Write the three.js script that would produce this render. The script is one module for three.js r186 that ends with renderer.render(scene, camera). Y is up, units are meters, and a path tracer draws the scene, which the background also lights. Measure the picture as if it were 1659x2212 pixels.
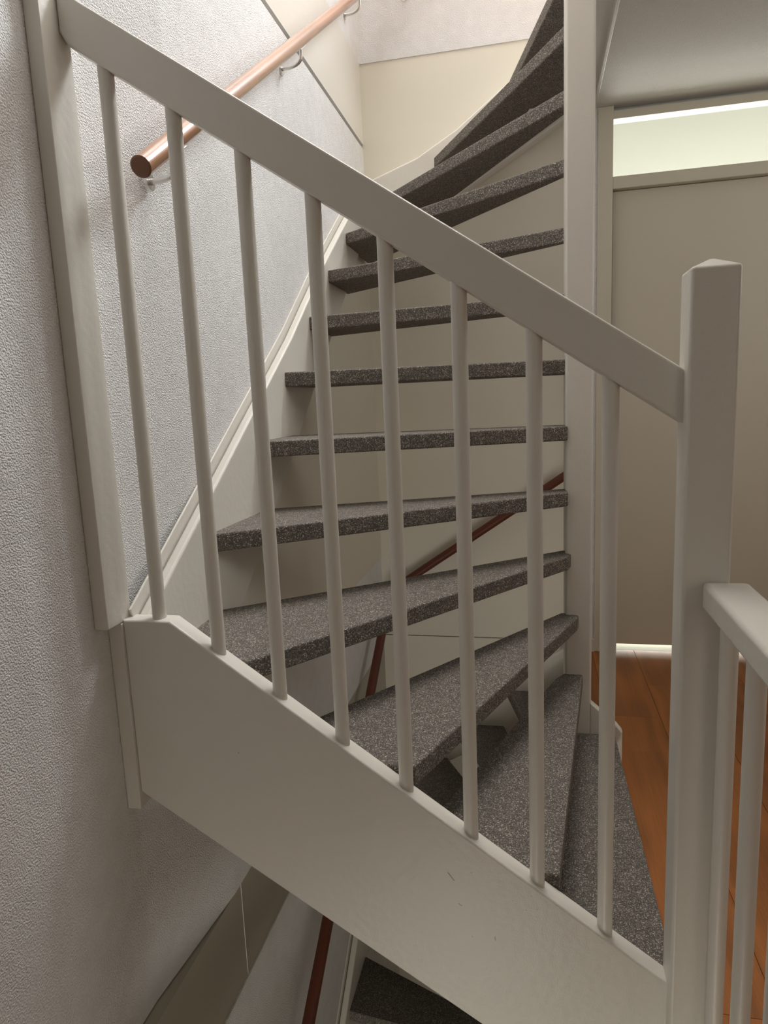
import * as THREE from 'three';
import { RoundedBoxGeometry } from 'three/addons/geometries/RoundedBoxGeometry.js';
import { RectAreaLightUniformsLib } from 'three/addons/lights/RectAreaLightUniformsLib.js';
import { mergeGeometries } from 'three/addons/utils/BufferGeometryUtils.js';

// ---------------------------------------------------------------- camera, light, exposure
const scene = new THREE.Scene();
scene.background = new THREE.Color(0x000000);
const camera = new THREE.PerspectiveCamera(73.936, 1659 / 2212, 0.05, 60);
camera.position.set(-0.09369, 1.21465, 2.02108);
camera.rotation.set(-0.16218, 0.21756, -0.04272, 'YXZ');
scene.add(camera);
const renderer = new THREE.WebGLRenderer({ antialias: true });
renderer.toneMapping = THREE.LinearToneMapping;
renderer.toneMappingExposure = 1.0;
renderer.shadowMap.enabled = true;
renderer.shadowMap.type = THREE.PCFSoftShadowMap;
RectAreaLightUniformsLib.init();

const XR_L = 2.17;
function areaLight(color, intensity, w, h, from, to) {
  const l = new THREE.RectAreaLight(color, intensity, w, h);
  l.position.set(...from); l.lookAt(...to); l.castShadow = true; scene.add(l);
  return l;
}
// window upstairs in the back wall, to the right of the stairwell
const SKY_L = [0.80, 4.25, -1.17], SKY_T = [0.80, 4.25, 0];
areaLight(new THREE.Color(0.92, 0.96, 1.0), 42, 1.0, 1.2, SKY_L, SKY_T);
// added overhead fill above the stairwell, acts as the bright upstairs ceiling
areaLight(new THREE.Color(1.0, 0.97, 0.93), 15, 1.6, 1.7, [-0.02, 6.73, -0.25], [-0.02, 0, -0.249]);
// high window in the right wall of the landing
areaLight(new THREE.Color(1.0, 0.98, 0.93), 4.0, 1.1, 0.6, [XR_L, 1.95, 0.3], [0, 1.95, 0.3]);
// dim fill light added behind the camera, given the form of a window
areaLight(new THREE.Color(1.0, 0.86, 0.70), 0.12, 0.9, 1.2, [1.35, 1.45, 3.18], [1.35, 1.45, 0]);
// window of the room behind the door
areaLight(new THREE.Color(0.98, 1.0, 0.92), 13, 1.8, 1.1, [1.0, 1.05, -3.93], [1.0, 1.05, 0]);
// glazed front door of the storey below
areaLight(new THREE.Color(1.0, 0.97, 0.84), 4.6, 0.7, 1.6, [-0.42, -1.35, 3.18], [-0.42, -1.35, 0]);

// ---------------------------------------------------------------- helpers
let seed = 20240611;
const rnd = () => { seed |= 0; seed = (seed + 0x6D2B79F5) | 0; let t = Math.imul(seed ^ (seed >>> 15), 1 | seed); t = (t + Math.imul(t ^ (t >>> 7), 61 | t)) ^ t; return ((t ^ (t >>> 14)) >>> 0) / 4294967296; };
const used = {};
function numbered(n) { const k = used[n] = (used[n] ?? -1) + 1; return k ? `${n}_${String(k).padStart(3, '0')}` : n; }
function worldUV(g) {           // uv in metres, picked by the way each face looks
  if (g.index) g = g.toNonIndexed();
  const p = g.attributes.position, uv = new Float32Array(p.count * 2);
  const a = new THREE.Vector3(), b = new THREE.Vector3(), c = new THREE.Vector3();
  for (let i = 0; i < p.count; i += 3) {
    a.fromBufferAttribute(p, i); b.fromBufferAttribute(p, i + 1); c.fromBufferAttribute(p, i + 2);
    const n = b.clone().sub(a).cross(c.clone().sub(a));
    const ax = Math.abs(n.x), ay = Math.abs(n.y), az = Math.abs(n.z);
    [a, b, c].forEach((v, k) => {
      const [u, w] = ay >= ax && ay >= az ? [v.x, v.z] : ax >= az ? [v.z, v.y] : [v.x, v.y];
      uv[(i + k) * 2] = u; uv[(i + k) * 2 + 1] = w;
    });
  }
  g.setAttribute('uv', new THREE.BufferAttribute(uv, 2));
  return g;
}
function box(x0, x1, y0, y1, z0, z1) {
  const g = new THREE.BoxGeometry(x1 - x0, y1 - y0, z1 - z0); g.translate((x0 + x1) / 2, (y0 + y1) / 2, (z0 + z1) / 2);
  return worldUV(g);
}
function rbox(x0, x1, y0, y1, z0, z1, r = 0.003, seg = 2) {
  const g = new RoundedBoxGeometry(x1 - x0, y1 - y0, z1 - z0, seg, r); g.translate((x0 + x1) / 2, (y0 + y1) / 2, (z0 + z1) / 2);
  return worldUV(g);
}
// polygon in a plane, given thickness and a rounded edge. plane 'xy' goes from z0 to z1, 'zy' from x0 to x1, 'xz' from y0 to y1
function prism(plane, pts, lo, hi, bevel = 0.003, seg = 2) {
  const q = pts.map(([u, v]) => new THREE.Vector2(plane === 'xz' ? u : plane === 'zy' ? -u : u, plane === 'xz' ? -v : v));
  if (THREE.ShapeUtils.area(q) < 0) q.reverse();
  const g = new THREE.ExtrudeGeometry(new THREE.Shape(q), { depth: hi - lo - 2 * bevel, bevelEnabled: bevel > 0, bevelThickness: bevel, bevelSize: bevel, bevelOffset: -bevel, bevelSegments: seg, steps: 1 });
  g.translate(0, 0, bevel);
  if (plane === 'xz') { g.rotateX(-Math.PI / 2); g.translate(0, lo, 0); }
  else if (plane === 'zy') { g.rotateY(Math.PI / 2); g.translate(lo, 0, 0); }
  else g.translate(0, 0, lo);
  return worldUV(g);
}
function mesh(name, geo, mat, parent) {
  if (Array.isArray(geo)) geo = mergeGeometries(geo.map(g => { const h = g.index ? g.toNonIndexed() : g; return h; }));
  const m = new THREE.Mesh(geo, mat); m.castShadow = m.receiveShadow = true;
  m.name = parent && parent !== scene ? name : numbered(name);
  (parent || scene).add(m);
  return m;
}
function struct(name, geo, mat) { const m = mesh(name, geo, mat); m.userData.kind = 'structure'; return m; }
function group(name) { const g = new THREE.Group(); g.name = numbered(name); scene.add(g); return g; }
function structGroup(name) { const g = group(name); g.userData.kind = 'structure'; return g; }
function thing(name, label, category, grp) { const g = group(name); g.userData = { label, category }; if (grp) g.userData.group = grp; return g; }

// ---------------------------------------------------------------- textures (computed)
function perlin(W, period, s) {       // tileable gradient noise, W pixels, "period" cells
  const g = []; for (let i = 0; i < period * period; i++) { const a = rnd() * 6.2832; g.push([Math.cos(a), Math.sin(a)]); }
  const f = t => t * t * t * (t * (t * 6 - 15) + 10), out = new Float32Array(W * W);
  for (let y = 0; y < W; y++) for (let x = 0; x < W; x++) {
    const u = x / W * period, v = y / W * period, i = Math.floor(u), j = Math.floor(v), du = u - i, dv = v - j;
    const i1 = (i + 1) % period, j1 = (j + 1) % period;
    const d = (a, b, p, q) => { const t = g[(b % period) * period + (a % period)]; return t[0] * p + t[1] * q; };
    const fu = f(du), fv = f(dv);
    const A = d(i, j, du, dv), B = d(i1, j, du - 1, dv), C = d(i, j1, du, dv - 1), D = d(i1, j1, du - 1, dv - 1);
    out[y * W + x] = (A + (B - A) * fu) * (1 - fv) + (C + (D - C) * fu) * fv;
  }
  return out;
}
function dataTex(W, fn, srgb, tile) {
  const d = new Uint8Array(W * W * 4);
  for (let i = 0; i < W * W; i++) { const c = fn(i); d[i * 4] = c[0]; d[i * 4 + 1] = c[1]; d[i * 4 + 2] = c[2]; d[i * 4 + 3] = 255; }
  const t = new THREE.DataTexture(d, W, W); t.wrapS = t.wrapT = THREE.RepeatWrapping; t.magFilter = THREE.LinearFilter; t.minFilter = THREE.LinearMipmapLinearFilter; t.generateMipmaps = true;
  if (srgb) t.colorSpace = THREE.SRGBColorSpace;
  t.repeat.set(1 / tile, 1 / tile); t.needsUpdate = true;
  return t;
}
const N = 1024, cl = v => Math.max(0, Math.min(255, v));
const pA = perlin(N, 165, 1), pB = perlin(N, 270, 2), pC = perlin(N, 24, 3), pD = perlin(N, 6, 4);
const plasterBump = dataTex(N, i => { const h = 0.5 + 0.62 * pA[i] + 0.42 * pB[i] + 0.18 * pC[i]; const v = cl(h * 255); return [v, v, v]; }, false, 0.52);
const plasterMap = dataTex(256, i => { const k = (i >> 8) * 4 * N + (i & 255) * 4; const v = 250 + 5 * pD[k] + 6 * pC[k]; return [cl(v), cl(v), cl(v)]; }, true, 1.1);
const paintBump = dataTex(512, i => { const k = (i >> 9) * 2 * N + (i & 511) * 2; const v = cl(128 + 120 * pC[k] + 60 * pA[k]); return [v, v, v]; }, false, 0.33);
// speckled anti-slip coating: dark ground, pale and mid grains
const grain = (() => {
  const W = 1024, g = new Float32Array(W * W).fill(0), h = new Float32Array(W * W).fill(0.35);
  const put = (n, r0, r1, lo, hi) => {
    for (let k = 0; k < n; k++) {
      const cx = rnd() * W, cy = rnd() * W, r = r0 + rnd() * (r1 - r0), e = 0.6 + rnd() * 0.8, v = lo + rnd() * (hi - lo);
      for (let y = -4; y <= 4; y++) for (let x = -4; x <= 4; x++) if ((x * x) * e + (y * y) / e <= r * r) {
        const j = ((Math.round(cy + y) + W) % W) * W + (Math.round(cx + x) + W) % W; g[j] = v; h[j] = v >= 0 ? 0.55 + rnd() * 0.45 : 0.1;
      }
    }
  };
  put(30000, 1.0, 2.0, -0.8, -0.35); put(20000, 1.3, 2.4, 0.15, 0.45); put(11000, 1.3, 2.3, 0.6, 1.15);
  return { g, h };
})();
const treadMap = dataTex(1024, i => { const v = grain.g[i], b = 96 + 10 * pC[i]; const k = v < 0 ? b + v * 60 : b + v * 105; return [cl(k * 1.02), cl(k * 0.965), cl(k * 0.90)]; }, true, 0.5);
const treadBump = dataTex(1024, i => { const v = cl(grain.h[i] * 255); return [v, v, v]; }, false, 0.5);
function woodTex(W, base, vary, lines, knots) {  // grain runs along v
  const p1 = perlin(W, 4, 5), p2 = perlin(W, 16, 6), st = new Float32Array(W * W);
  for (let x = 0; x < W; x++) { let v = rnd(); for (let y = 0; y < W; y++) { if (rnd() < 0.012) v = rnd(); st[y * W + x] = v; } }
  return dataTex(W, i => {
    const x = i % W, y = (i / W) | 0;
    const ring = Math.sin(((x / W) * 6.2832 * 5) + p1[((y >> 2) * W + x)] * 9 + p2[((y >> 3) * W + x)] * 2.2);
    const k = 1 + vary * (0.5 * ring + 0.9 * p1[(y >> 1) * W + x] + lines * (st[i] - 0.5));
    return [cl(base[0] * k), cl(base[1] * k * (0.98 + 0.02 * k)), cl(base[2] * k * (0.94 + 0.06 * k))];
  }, true, 0.6);
}
const floorWood = woodTex(512, [186, 116, 58], 0.13, 0.7);
const railWood = woodTex(512, [160, 110, 72], 0.10, 0.5);

// scuffs and specks on the front string: [x, y, x, y] in metres
const SCUFFS = [[-0.2447, 0.3841, -0.2344, 0.3698], [-0.2273, 0.3247, -0.2224, 0.3217], [-0.1943, 0.4553], [-0.2038, 0.3889], [-0.0998, 0.3557], [-0.0905, 0.3317], [-0.6274, 0.5846], [-0.204, 0.2619], [-0.2367, 0.5024, -0.2346, 0.4875], [-0.1646, 0.2666, -0.1631, 0.2603], [-0.1323, 0.3425], [-0.1102, 0.3273]];
const scuffMap = (() => {
  const W = 1400, d = new Uint8Array(W * W * 4).fill(255);
  SCUFFS.forEach(([x0, y0, x1 = x0, y1 = y0], n) => {
    const k = n === 6 ? 90 : 165 + (n * 37) % 40, L = Math.max(1, Math.round(Math.hypot(x1 - x0, y1 - y0) * W));
    for (let t = 0; t <= L; t++) {
      const cx = Math.round((x0 + (x1 - x0) * t / L + 1) * W) % W, cy = Math.round((y0 + (y1 - y0) * t / L + 1) * W) % W;
      for (let a = 0; a < 2; a++) for (let b = 0; b < 2; b++) { const i = ((cy + a) % W * W + (cx + b) % W) * 4; d[i] = k; d[i + 1] = k * 0.96; d[i + 2] = k * 0.9; }
    }
  });
  const t = new THREE.DataTexture(d, W, W); t.wrapS = t.wrapT = THREE.RepeatWrapping; t.magFilter = THREE.LinearFilter; t.minFilter = THREE.LinearMipmapLinearFilter; t.generateMipmaps = true; t.colorSpace = THREE.SRGBColorSpace; t.needsUpdate = true;
  return t;
})();

// ---------------------------------------------------------------- materials
const std = o => new THREE.MeshStandardMaterial(o), phys = o => new THREE.MeshPhysicalMaterial(o);
const lin = (r, g, b) => new THREE.Color().setRGB(r, g, b);
const M = {
  plaster: std({ color: lin(0.86, 0.852, 0.842), map: plasterMap, roughness: 0.95, bumpMap: plasterBump, bumpScale: 0.0021 }),
  taupe: std({ color: lin(0.42, 0.385, 0.34), roughness: 0.95, bumpMap: plasterBump, bumpScale: 0.0013 }),
  ceiling: std({ color: lin(0.78, 0.765, 0.73), roughness: 0.95, bumpMap: plasterBump, bumpScale: 0.0013 }),
  paint: phys({ color: lin(0.76, 0.73, 0.665), roughness: 0.38, bumpMap: paintBump, bumpScale: 0.0005 }),
  scuffed: phys({ color: lin(0.76, 0.73, 0.665), map: scuffMap, roughness: 0.38, bumpMap: paintBump, bumpScale: 0.0006 }),
  panel: phys({ color: lin(0.76, 0.72, 0.62), roughness: 0.5 }),
  door: phys({ color: lin(0.74, 0.69, 0.57), roughness: 0.42 }),
  tread: std({ map: treadMap, roughness: 0.72, bumpMap: treadBump, bumpScale: 0.001 }),
  rail: phys({ map: railWood, roughness: 0.42, clearcoat: 1, clearcoatRoughness: 0.13 }),
  edge: phys({ color: lin(0.44, 0.41, 0.32), roughness: 0.5 }),
  endGrain: std({ color: lin(0.15, 0.062, 0.032), roughness: 0.5 }),
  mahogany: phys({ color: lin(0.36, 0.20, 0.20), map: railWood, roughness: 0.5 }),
  metal: phys({ color: lin(0.72, 0.71, 0.69), metalness: 1, roughness: 0.32 }),
  joint: std({ color: lin(0.8, 0.78, 0.72), roughness: 0.6 }),
  dark: std({ color: lin(0.06, 0.055, 0.05), roughness: 0.9 }),
  cream: std({ color: lin(0.36, 0.36, 0.335), roughness: 0.9 }),
  carpet: std({ color: lin(0.80, 0.79, 0.74), roughness: 0.95 }),
  white: std({ color: lin(0.84, 0.835, 0.79), roughness: 0.9 }),
  glass: phys({ color: 0xffffff, transmission: 1, thickness: 0, roughness: 0.02, ior: 1.5 }),
  sky: std({ color: 0x000000, emissive: lin(0.95, 0.98, 1.0), emissiveIntensity: 2.5 }),
  side: std({ color: 0x000000, emissive: lin(1, 0.98, 0.93), emissiveIntensity: 1.2 }),
  lowday: std({ color: 0x000000, emissive: lin(1, 0.97, 0.86), emissiveIntensity: 1.2 }),
  day: std({ color: 0x000000, emissive: lin(1, 0.9, 0.74), emissiveIntensity: 1.2 }),
};
const planks = [[1, 1, 1], [0.9, 0.87, 0.84], [1.1, 1.08, 1.04], [0.82, 0.80, 0.78]].map(([r, g, b]) => std({ color: lin(r * 0.74, g * 0.74, b * 0.74), map: floorWood, roughness: 0.5 }));

// ---------------------------------------------------------------- sizes found from the photograph
const R = 0.187, LV = 14 * R;           // rise of a step, storey height
const XW = -0.835, XN = -0.865;         // plaster of the left wall along the stair, and nearer the camera
const ZB = -1.22, VX = 0.178, VZ = 1.9, VU = 1.15; // back wall, right and front edge of the stairwell opening, front edge of the upper one
const XR = 2.2, ZF = 3.25, CY = 2.385;  // right and front wall, ceiling
const YL = -2.86, YT = 6.75;

// ---------------------------------------------------------------- walls
{
  const w = structGroup('wall_left');
  const slab = (y0, y1, z0, z1, set = 0, thin) => prism('xz', [...(thin ? [[XW, z0], [XW, 0.6], [XN, 0.92], [XN, z1]] : [[XW, z0], [XW, z1]]).map(([x, z]) => [x - set, z]), [-0.90, z1], [-0.90, z0]], y0, y1, 0);
  mesh('masonry', box(-1.1, -0.90, YL, YT, ZB - 0.2, ZF + 0.2), M.white, w);
  mesh('plaster', [slab(0, 2.347, ZB, ZF, 0, true), slab(YL, -0.272, ZB, ZF), slab(2.70, YT, ZB, ZF)], M.plaster, w);
  mesh('floor_edge_board', slab(-0.272, -0.004, 0.562, VZ, 0.004), M.edge, w);
  mesh('floor_edge_board', slab(-0.272, -0.004, ZB, 0.559, 0.004), M.edge, w);
  mesh('board_joint', box(-0.89, XW - 0.003, -0.272, -0.004, 0.559, 0.562), M.joint, w);
  mesh('floor_edge_board', slab(2.366, 2.70, ZB, VU), M.paint, w);
  mesh('wall_board', prism('zy', [[0.80, 0.44], [0.80, 0.56], [0.48, 0.80], [0.05, 1.13], [-0.193, 1.33], [-1.10, 2.05], [ZB, 2.05], [ZB, 0.44]], XW - 0.004, XW + 0.003, 0.001, 1), M.panel, w);
  mesh('board_groove', box(-0.90, -0.872, 2.347, 2.366, ZB, VU), M.dark, w);
}
{
  const w = structGroup('wall_back');
  mesh('masonry', [box(-1.1, 0.249, YL, YT, ZB - 0.3, ZB - 0.02), box(0.249, 1.135, 2.366, YT, ZB - 0.1, ZB - 0.02), box(0.249, 1.135, YL, -0.001, ZB - 0.1, ZB - 0.02), box(1.135, XR + 0.2, YL, YT, ZB - 0.3, ZB - 0.02)], M.white, w);
  mesh('wall_board', box(-0.90, 0.10, 0.041, 2.70, ZB - 0.02, ZB), M.panel, w);
  mesh('wall_board', box(-0.90, 0.10, YL, 0.036, ZB - 0.02, ZB), M.panel, w);
  mesh('plaster', [box(-0.90, XR, 2.70, YT, ZB - 0.02, ZB + 0.004), box(0.10, 0.249, 0, CY, ZB - 0.02, ZB + 0.03), box(1.135, XR, 0, CY, ZB - 0.02, ZB + 0.03), box(0.10, XR, YL, -0.25, ZB - 0.02, ZB)], M.plaster, w);
}
struct('baseboard_back', rbox(0.101, 0.188, 0, 0.062, ZB + 0.03, ZB + 0.042, 0.002), M.paint);
struct('wall_right', box(XR, XR + 0.2, YL, YT, ZB - 0.3, ZF + 0.2), M.taupe);
{
  const w = structGroup('wall_front');
  mesh('plaster', [box(-1.1, 0.9, YL, YT, ZF, ZF + 0.2), box(1.8, XR + 0.2, YL, YT, ZF, ZF + 0.2), box(0.9, 1.8, YL, 0.85, ZF, ZF + 0.2), box(0.9, 1.8, 2.05, YT, ZF, ZF + 0.2)], M.taupe, w);
}
{
  const w = structGroup('fill_window_2');     // unseen, added as the body of the fill light behind the camera
  mesh('frame', [box(0.86, 0.9, 0.81, 2.09, ZF - 0.02, ZF + 0.03), box(1.8, 1.84, 0.81, 2.09, ZF - 0.02, ZF + 0.03), box(0.9, 1.8, 0.81, 0.85, ZF - 0.02, ZF + 0.03), box(0.9, 1.8, 2.05, 2.09, ZF - 0.02, ZF + 0.03)], M.paint, w);
  mesh('window_pane', box(0.9, 1.8, 0.85, 2.05, ZF, ZF + 0.01), M.day, w);
}
// ---------------------------------------------------------------- floors and ceilings
function slabPieces(y0, y1, v = VZ) {
  return [box(VX, XR, y0, y1, ZB, v), box(XN, XR, y0, y1, v, ZF)];
}
{
  const f = structGroup('floor');
  mesh('floor_slab', [...slabPieces(-0.24, -0.008), box(0.06, VX, -0.24, -0.008, ZB, -0.115), box(0.11, VX, -0.24, -0.008, 0.0, 0.90)], M.white, f);
  const lens = [1.28, 0.74], variants = [];
  const geoFor = (w, l, k) => {
    const g = new RoundedBoxGeometry(w - 0.0008, 0.008, l - 0.0008, 1, 0.0012); const h = worldUV(g); const uv = h.attributes.uv;
    for (let i = 0; i < uv.count; i++) { uv.setX(i, uv.getX(i) + k * 0.217); uv.setY(i, uv.getY(i) + k * 0.381); }
    return h;
  };
  const cache = {};
  const lay = (x0, x1, z0, z1) => {
    const l = z1 - z0; if (l < 0.02) return;
    const k = (rnd() * 3) | 0, key = `${(x1 - x0).toFixed(3)}_${l.toFixed(3)}_${k}`;
    const g = cache[key] ??= geoFor(x1 - x0, l, k);
    const m = mesh('plank', g, planks[(rnd() * 4) | 0], f); m.position.set((x0 + x1) / 2, -0.004, (z0 + z1) / 2);
  };
  const run = (x0, x1, z0, z1, off) => {
    let z = z0, e = z0 + off; while (z < z1 - 1e-6) { const t = Math.min(e, z1); lay(x0, x1, z, t); z = t; e = t + 1.28; }
  };
  run(0.110, VX, 0.0, 0.90, 0.5); run(0.06, VX, ZB, -0.115, 0.9);
  let c = 0; for (let x = VX; x < XR - 0.01; x += 0.192) run(x, Math.min(x + 0.192, XR), ZB, ZF, [0.7, 1.13, 0.35, 0.92][c++ % 4]);
  for (let x = VX; x > XN + 0.01; x -= 0.192) run(Math.max(x - 0.192, XN), x, VZ, ZF, [0.4, 0.8][c++ % 2]);
}
struct('floor', [...slabPieces(CY + 0.02, LV - 0.01, VU), box(0.06, VX, CY + 0.02, LV - 0.01, ZB, -0.115)], M.white);
struct('floor', slabPieces(LV - 0.01, LV, VU), planks[0]);
struct('floor', box(-1.1, XR, YL - 0.2, -LV, ZB, ZF), planks[3]);
struct('ceiling', slabPieces(CY, CY + 0.02, VU), M.ceiling);
struct('ceiling', slabPieces(-0.262, -0.24), M.ceiling);
{
  const c = structGroup('ceiling');      // roof of the upper storey, with the added overhead fill pane under it
  mesh('plaster', box(-1.1, XR + 0.2, YT, YT + 0.1, ZB - 0.3, ZF + 0.2), M.white, c);
  const roofWindow = (n, w, h, at, to, mat) => {      // a framed pane just behind its light
    const s = structGroup(n); s.position.set(...at); s.lookAt(...to);
    const f = 0.05, W = w / 2, H = h / 2;
    mesh('frame', [box(-W - f, -W, -H - f, H + f, -0.04, 0.0), box(W, W + f, -H - f, H + f, -0.04, 0.0), box(-W, W, H, H + f, -0.04, 0.0), box(-W, W, -H - f, -H, -0.04, 0.0)], M.paint, s);
    mesh('window_pane', box(-W, W, -H, H, -0.03, -0.02), mat, s);
  };
  roofWindow('window_3', 1.0, 1.2, [SKY_L[0], SKY_L[1], SKY_L[2] - 0.005], SKY_T, M.sky);
  roofWindow('window_7', 1.1, 0.6, [XR - 0.02, 1.95, 0.3], [0, 1.95, 0.3], M.side);
  roofWindow('fill_window_5', 1.6, 1.7, [-0.02, 6.735, -0.25], [-0.02, 0, -0.249], M.sky);  // added pane for the overhead fill light
  roofWindow('window_6', 0.7, 1.6, [-0.42, -1.35, 3.19], [-0.42, -1.35, 0], M.lowday);
}
// boards that cover the floor edge around the opening
struct('trim_1', rbox(VX - 0.012, VX, CY - 0.002, LV, ZB + 0.005, VU, 0.002), M.paint);
struct('trim_2', rbox(VX - 0.012, VX, -0.262, -0.008, 0.97, VZ, 0.002), M.paint);
struct('trim_3', box(XN, VX - 0.012, -0.262, -0.008, VZ - 0.012, VZ), M.paint);
struct('trim_4', box(XN, VX - 0.012, CY, LV, VU - 0.012, VU), M.paint);
struct('trim_5', rbox(0.049, 0.06, -0.262, -0.006, ZB + 0.002, -0.115, 0.002), M.paint);

// ---------------------------------------------------------------- door with transom window, and the room behind it
{
  const d = structGroup('door_1');
  const fz = ZB + 0.034;
  mesh('frame', [rbox(0.186, 0.249, 0, CY - 0.001, ZB - 0.10, fz, 0.003), rbox(1.135, 1.198, 0, CY - 0.001, ZB - 0.10, fz, 0.003), box(0.249, 1.135, 2.334, 2.366, ZB - 0.034, fz - 0.006), rbox(0.249, 1.135, 2.058, 2.108, ZB - 0.10, fz - 0.004, 0.003)], M.door, d);
  mesh('door_leaf', rbox(0.252, 1.132, 0.028, 2.056, ZB - 0.045, ZB - 0.004, 0.003), M.door, d);
  const h = mesh('door_handle', [rbox(1.05, 1.09, 0.93, 1.17, ZB - 0.004, ZB + 0.004, 0.002), rbox(0.95, 1.078, 1.07, 1.09, ZB + 0.04, ZB + 0.055, 0.006), rbox(1.06, 1.08, 1.07, 1.09, ZB + 0.004, ZB + 0.05, 0.006)], M.metal, d);
  h.userData.label = 'metal lever handle';
  const w = structGroup('window_1');
  mesh('window_pane', box(0.249, 1.135, 2.108, 2.334, ZB - 0.03, ZB - 0.026), M.glass, w);
}
{
  const b0 = -0.3, b1 = 2.4, z0 = -4.0, z1 = ZB - 0.1;
  const w = structGroup('wall_bedroom');
  mesh('wall', [box(b0 - 0.1, b0, -0.1, 2.6, z0, z1), box(b1, b1 + 0.1, -0.1, 2.6, z0, z1), box(b0 - 0.1, 0.05, -0.1, 2.6, z0 - 0.1, z0), box(1.95, b1 + 0.1, -0.1, 2.6, z0 - 0.1, z0), box(0.05, 1.95, -0.1, 0.5, z0 - 0.1, z0), box(0.05, 1.95, 1.6, 2.6, z0 - 0.1, z0)], M.white, w);
  struct('floor', box(b0, b1, -0.1, 0, z0, ZB - 0.0005), M.carpet);
  struct('ceiling', box(b0, b1, 2.5, 2.6, z0, z1), M.cream);
  const n = structGroup('window_4');
  mesh('window_pane', box(0.05, 1.95, 0.5, 1.6, z0 - 0.03, z0 - 0.02), M.day, n);
}

// ---------------------------------------------------------------- the staircase
const NB = 0.903;      // inner face of the outer string
const TREADS = [       // plan (x, z) of each tread, nosing first, going from the newel post outward; the inner ends are let into the post
  [[0.147, 0.002], [0.150, NB], [-0.09, NB], [0.0, 0.002]],
  [[0.052, -0.006], [-0.051, NB], [-0.345, NB], [-0.03, 0.038], [-0.004, -0.006]],
  [[0.040, -0.006], [0.033, 0.027], [-0.305, NB], [-0.655, NB], [-0.012, -0.018], [0.006, -0.018]],
  [[0.018, -0.006], [0.008, 0.032], [-0.614, NB], [-0.812, NB], [-0.812, 0.605], [-0.003, -0.048], [0.01, -0.04]],
  [[0.006, 0.030], [-0.006, 0.039], [-0.812, 0.652], [-0.812, 0.285], [0.006, -0.046]],
  [[0.006, 0.009], [-0.812, 0.348], [-0.812, 0.045], [0.006, -0.065]],
  [[0.006, -0.02], [-0.812, 0.09], [-0.812, -0.205], [0.006, -0.105]],
  [[0.006, -0.082], [-0.812, -0.178], [-0.812, -0.45], [0.02, -0.105]],
  [[0.010, -0.1], [-0.812, -0.431], [-0.812, -0.725], [0.03, -0.1]],
  [[0.018, -0.1], [-0.812, -0.712], [-0.812, -1.135], [0.04, -0.1]],
  [[0.028, -0.1], [-0.812, -1.083], [-0.812, -1.135], [-0.525, -1.135], [0.06, -0.1]],
  [[0.044, -0.1], [-0.507, -1.135], [-0.24, -1.135], [0.06, -0.1]],
  [[0.036, -0.1], [-0.22, -1.135], [0.046, -1.135], [0.046, -0.1]],
];
const stairs = thing('staircase', 'white painted winder staircase with grey speckled treads rising behind the balusters', 'staircase');
TREADS.forEach((p, i) => mesh('tread', prism('xz', p, (i + 1) * R - 0.042, (i + 1) * R, 0.005, 3), M.tread, stairs));
// outer string facing the camera
mesh('front_string', prism('xy', [[-0.8365, 0.834], [-0.742, 0.834], [0.132, 0.2133], [0.132, -0.120], [-0.8365, 0.489]], 0.902, 0.942, 0.004, 3), M.scuffed, stairs);
// string on the left wall, with a cover strip against the plaster
const topL = [[0.905, 0.834], [0.007, 1.413], [-0.373, 1.688], [-0.736, 1.925], [-1.16, 2.195]];
const off = (pts, d) => pts.map(([a, b]) => [a, b + d]);
mesh('wall_string', prism('zy', [...topL, [-1.16, 2.02], [-0.193, 1.263], [0.05, 1.065], [0.48, 0.735], [0.905, 0.46]], -0.826, -0.802, 0.006, 3), M.paint, stairs);
mesh('cover_strip', prism('zy', [...off([[0.925, 0.823], ...topL.slice(1)], 0.026), ...off([...topL].reverse(), -0.03)], XW + 0.0005, -0.829, 0.002), M.paint, stairs);
// string on the back wall
const topB = [[-0.802, 2.175], [-0.577, 2.250], [-0.403, 2.345], [-0.22, 2.475], [0.03, 2.635]];
mesh('wall_string', prism('xy', [...topB, [0.047, 2.647], [0.047, 2.355], [-0.325, 2.144], [-0.802, 1.87]], -1.152, -1.12, 0.006, 3), M.paint, stairs);
mesh('cover_strip', prism('xy', [...off(topB, 0.012), ...off([...topB].reverse(), -0.05)], ZB + 0.001, -1.150, 0.003), M.paint, stairs);
mesh('cover_strip', prism('xy', [[-0.80, 1.905], [-0.325, 2.175], [0.047, 2.385], [0.047, 2.345], [-0.325, 2.134], [-0.80, 1.86]], ZB + 0.001, -1.150, 0.004), M.paint, stairs);
// the newel post that all winders turn around
mesh('newel_post', rbox(0.0, 0.077, 0.0, LV, -0.112, 0.0, 0.008, 3), M.paint, stairs);
// short string that starts the inner side at the floor
mesh('start_string', prism('xy', [[0.074, 0.285], [0.150, 0.218], [0.168, 0.195], [0.168, 0.002], [0.074, 0.002]], -0.034, 0.001, 0.005, 3), M.paint, stairs);

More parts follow.
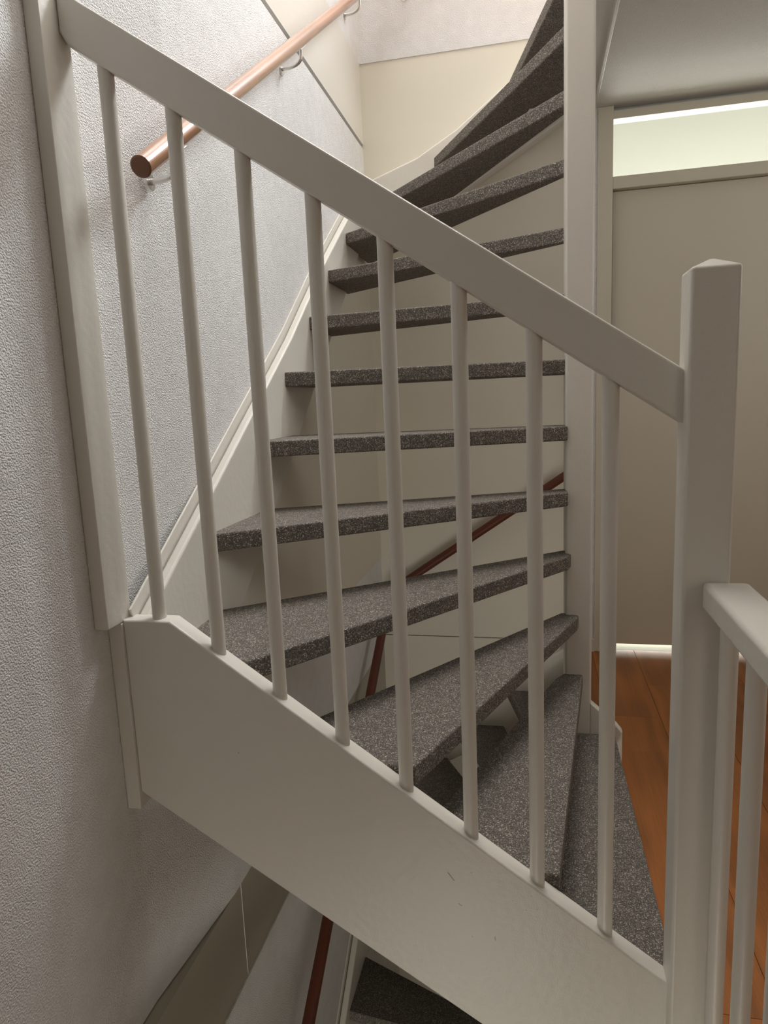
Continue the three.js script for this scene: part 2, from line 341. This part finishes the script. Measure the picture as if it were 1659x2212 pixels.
// ---------------------------------------------------------------- balustrade of the stair
const bal = thing('stair_balustrade', 'white sloping handrail board on eight round balusters in front of the stairs', 'balustrade');
const RS = -0.6755, railBot = x => 1.7875 + RS * (x + 0.80), strTop = x => x < -0.742 ? 0.834 : 0.834 - 0.7102 * (x + 0.742);
mesh('handrail_board', prism('xy', [[-0.8365, railBot(-0.8365) + 0.079], [-0.8365, railBot(-0.8365) + 0.012], [-0.824, railBot(-0.824)], [0.132, railBot(0.132)], [0.132, railBot(0.132) + 0.079]], 0.900, 0.942, 0.0045, 3), M.paint, bal);
for (let k = 0; k < 8; k++) {
  const x = -0.7727 + 0.11385 * k, g = new THREE.CylinderGeometry(0.0128, 0.0128, 1, 24, 1), p = g.attributes.position;
  for (let i = 0; i < p.count; i++) { const px = p.getX(i) + x; p.setXYZ(i, px, p.getY(i) > 0 ? railBot(px) + 0.002 : strTop(px) - 0.0005, p.getZ(i) + 0.9205); }
  g.computeVertexNormals();
  const n = g.attributes.normal;     // keep the round sides smooth
  for (let i = 0; i < 50; i++) { n.setXYZ(i, (p.getX(i) - x) / 0.0128, 0, (p.getZ(i) - 0.9205) / 0.0128); }
  mesh('baluster', worldUV(g), M.paint, bal);
}
mesh('wall_post', rbox(XN + 0.0005, -0.837, 0.829, 2.02, 0.912, 0.986, 0.0025, 2), M.paint, bal);
mesh('cover_strip', rbox(XN + 0.0005, -0.8362, 0.455, 0.8285, 0.90, 0.948, 0.002), M.paint, bal);
{
  const [a, b, c, d, h] = [0.124, 0.191, 0.900, 0.967, 1.381];
  const body = rbox(a, b, -0.2, h, c, d, 0.006, 2);
  const cap = worldUV(new THREE.CylinderGeometry(0.004, (b - a) / Math.SQRT2 - 0.005, 0.013, 4, 1).rotateY(Math.PI / 4).translate((a + b) / 2, h + 0.0055, (c + d) / 2));
  mesh('newel_post', [body, cap], M.paint, bal);
}
// ---------------------------------------------------------------- balustrade of the landing
const land = thing('landing_balustrade', 'low level white rail with round balusters at the right edge of the stairwell', 'balustrade');
mesh('handrail_board', rbox(0.152, 0.216, 0.889, 0.930, 0.9675, 1.86, 0.007, 2), M.paint, land);
mesh('bottom_rail', rbox(0.1785, 0.20, 0.0005, 0.04, 0.968, 1.86, 0.003), M.paint, land);
for (let k = 0; k < 7; k++) {
  const g = new THREE.CylinderGeometry(0.0128, 0.0128, 0.852, 24, 1).translate(0.186, 0.464, 0.992 + 0.124 * k);
  mesh('baluster', worldUV(g), M.paint, land);
}
mesh('end_post', rbox(0.152, 0.218, 0.0005, 0.96, 1.86, 1.89, 0.004), M.paint, land);

// ---------------------------------------------------------------- round wooden handrail on the wall
function handrail(name, label) {
  const t = thing(name, label, 'handrail');
  const xa = -0.768, ya = z => 1.642 + 0.6656 * (0.846 - z), zc = -1.15;
  const pts = []; for (let z = 0.846; z > -1.06; z -= 0.0953) pts.push(new THREE.Vector3(xa, ya(z), z));
  const yc = ya(-1.07);
  for (let k = 1; k <= 4; k++) { const a = k / 4 * Math.PI / 2; pts.push(new THREE.Vector3(xa + 0.08 * (1 - Math.cos(a)), yc + 0.035 * k / 4 * 1.4, -1.07 - 0.08 * Math.sin(a))); }
  const y2 = yc + 0.049; for (let k = 1; k <= 8; k++) pts.push(new THREE.Vector3(xa + 0.08 + k * 0.0975, y2 + k * 0.0975 * 0.67, zc));
  const curve = new THREE.CatmullRomCurve3(pts, false, 'catmullrom', 0.5), r = 0.0195;
  const tube = new THREE.TubeGeometry(curve, 140, r, 24, false);
  const uv = tube.attributes.uv; for (let i = 0; i < uv.count; i++) uv.setXY(i, uv.getY(i) * 0.12, uv.getX(i) * 3.0);
  const capAt = (c, d) => { const g = new THREE.CylinderGeometry(r - 0.003, r, 0.003, 24, 1); g.translate(0, 0.0015, 0); g.applyQuaternion(new THREE.Quaternion().setFromUnitVectors(new THREE.Vector3(0, 1, 0), d)); g.translate(c.x, c.y, c.z); return g; };
  const a = pts[0], b = pts[pts.length - 1];
  mesh('rail', tube, M.rail, t);
  mesh('end_cap', capAt(a, curve.getTangent(0).negate()), M.endGrain, t); mesh('end_cap', capAt(b, curve.getTangent(1)), M.endGrain, t);
  const bracket = (pos, out, along) => {       // pos: foot on the wall, out: away from the wall, along: rail direction
    const g = mesh('bracket', (() => {
      const up = new THREE.Vector3(0, 1, 0), P = (o, u) => pos.clone().addScaledVector(out, o).addScaledVector(up, u);
      const path = new THREE.CatmullRomCurve3([P(0.004, 0), P(0.028, 0.001), P(0.05, 0.007), P(0.064, 0.019), P(0.0665, 0.036), P(0.067, 0.051)], false, 'catmullrom', 0.5);
      const arm = new THREE.TubeGeometry(path, 24, 0.0058, 10, false); return worldUV(arm);
    })(), M.metal, t);
    const disc = new THREE.CylinderGeometry(0.0165, 0.0175, 0.005, 28); disc.applyQuaternion(new THREE.Quaternion().setFromUnitVectors(new THREE.Vector3(0, 1, 0), out)); const dp = pos.clone().addScaledVector(out, 0.0025); disc.translate(dp.x, dp.y, dp.z);
    mesh('wall_plate', worldUV(disc), M.metal, g);
    const sd = new RoundedBoxGeometry(0.018, 0.0035, 0.06, 1, 0.0015); const m = new THREE.Matrix4(); const side = new THREE.Vector3().crossVectors(new THREE.Vector3(0, 1, 0), along).normalize();
    m.makeBasis(side, new THREE.Vector3().crossVectors(along, side).normalize(), along); sd.applyMatrix4(m); const sp = pos.clone().addScaledVector(out, 0.067).add(new THREE.Vector3(0, 0.05, 0)); sd.translate(sp.x, sp.y, sp.z);
    mesh('saddle', worldUV(sd), M.metal, g);
  };
  const al = new THREE.Vector3(0, 0.6656, -1).normalize();
  for (const z of [0.705, -0.143, -0.98]) bracket(new THREE.Vector3(XW, ya(z) - r * 1.2 - 0.05, z), new THREE.Vector3(1, 0, 0), al);
  bracket(new THREE.Vector3(-0.62, y2 + (-0.62 - xa - 0.08) * 0.67 - r * 1.2 - 0.05, ZB + 0.001), new THREE.Vector3(0, 0, 1), new THREE.Vector3(1, 0.67, 0).normalize());
  return t;
}
const hr = handrail('wall_handrail', 'round varnished wooden handrail on metal brackets along the upper left wall');

// ---------------------------------------------------------------- the flight below is the same again, one storey down
const low = stairs.clone(); low.name = numbered('staircase'); low.position.y = -LV; scene.add(low);
low.userData = { label: 'lower staircase in shadow seen beneath the white front string', category: 'staircase' };
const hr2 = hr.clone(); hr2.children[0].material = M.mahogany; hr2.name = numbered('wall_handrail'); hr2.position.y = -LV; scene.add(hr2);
hr2.userData = { label: 'reddish brown wooden handrail of the flight below, seen through the gaps', category: 'handrail' };

renderer.render(scene, camera);
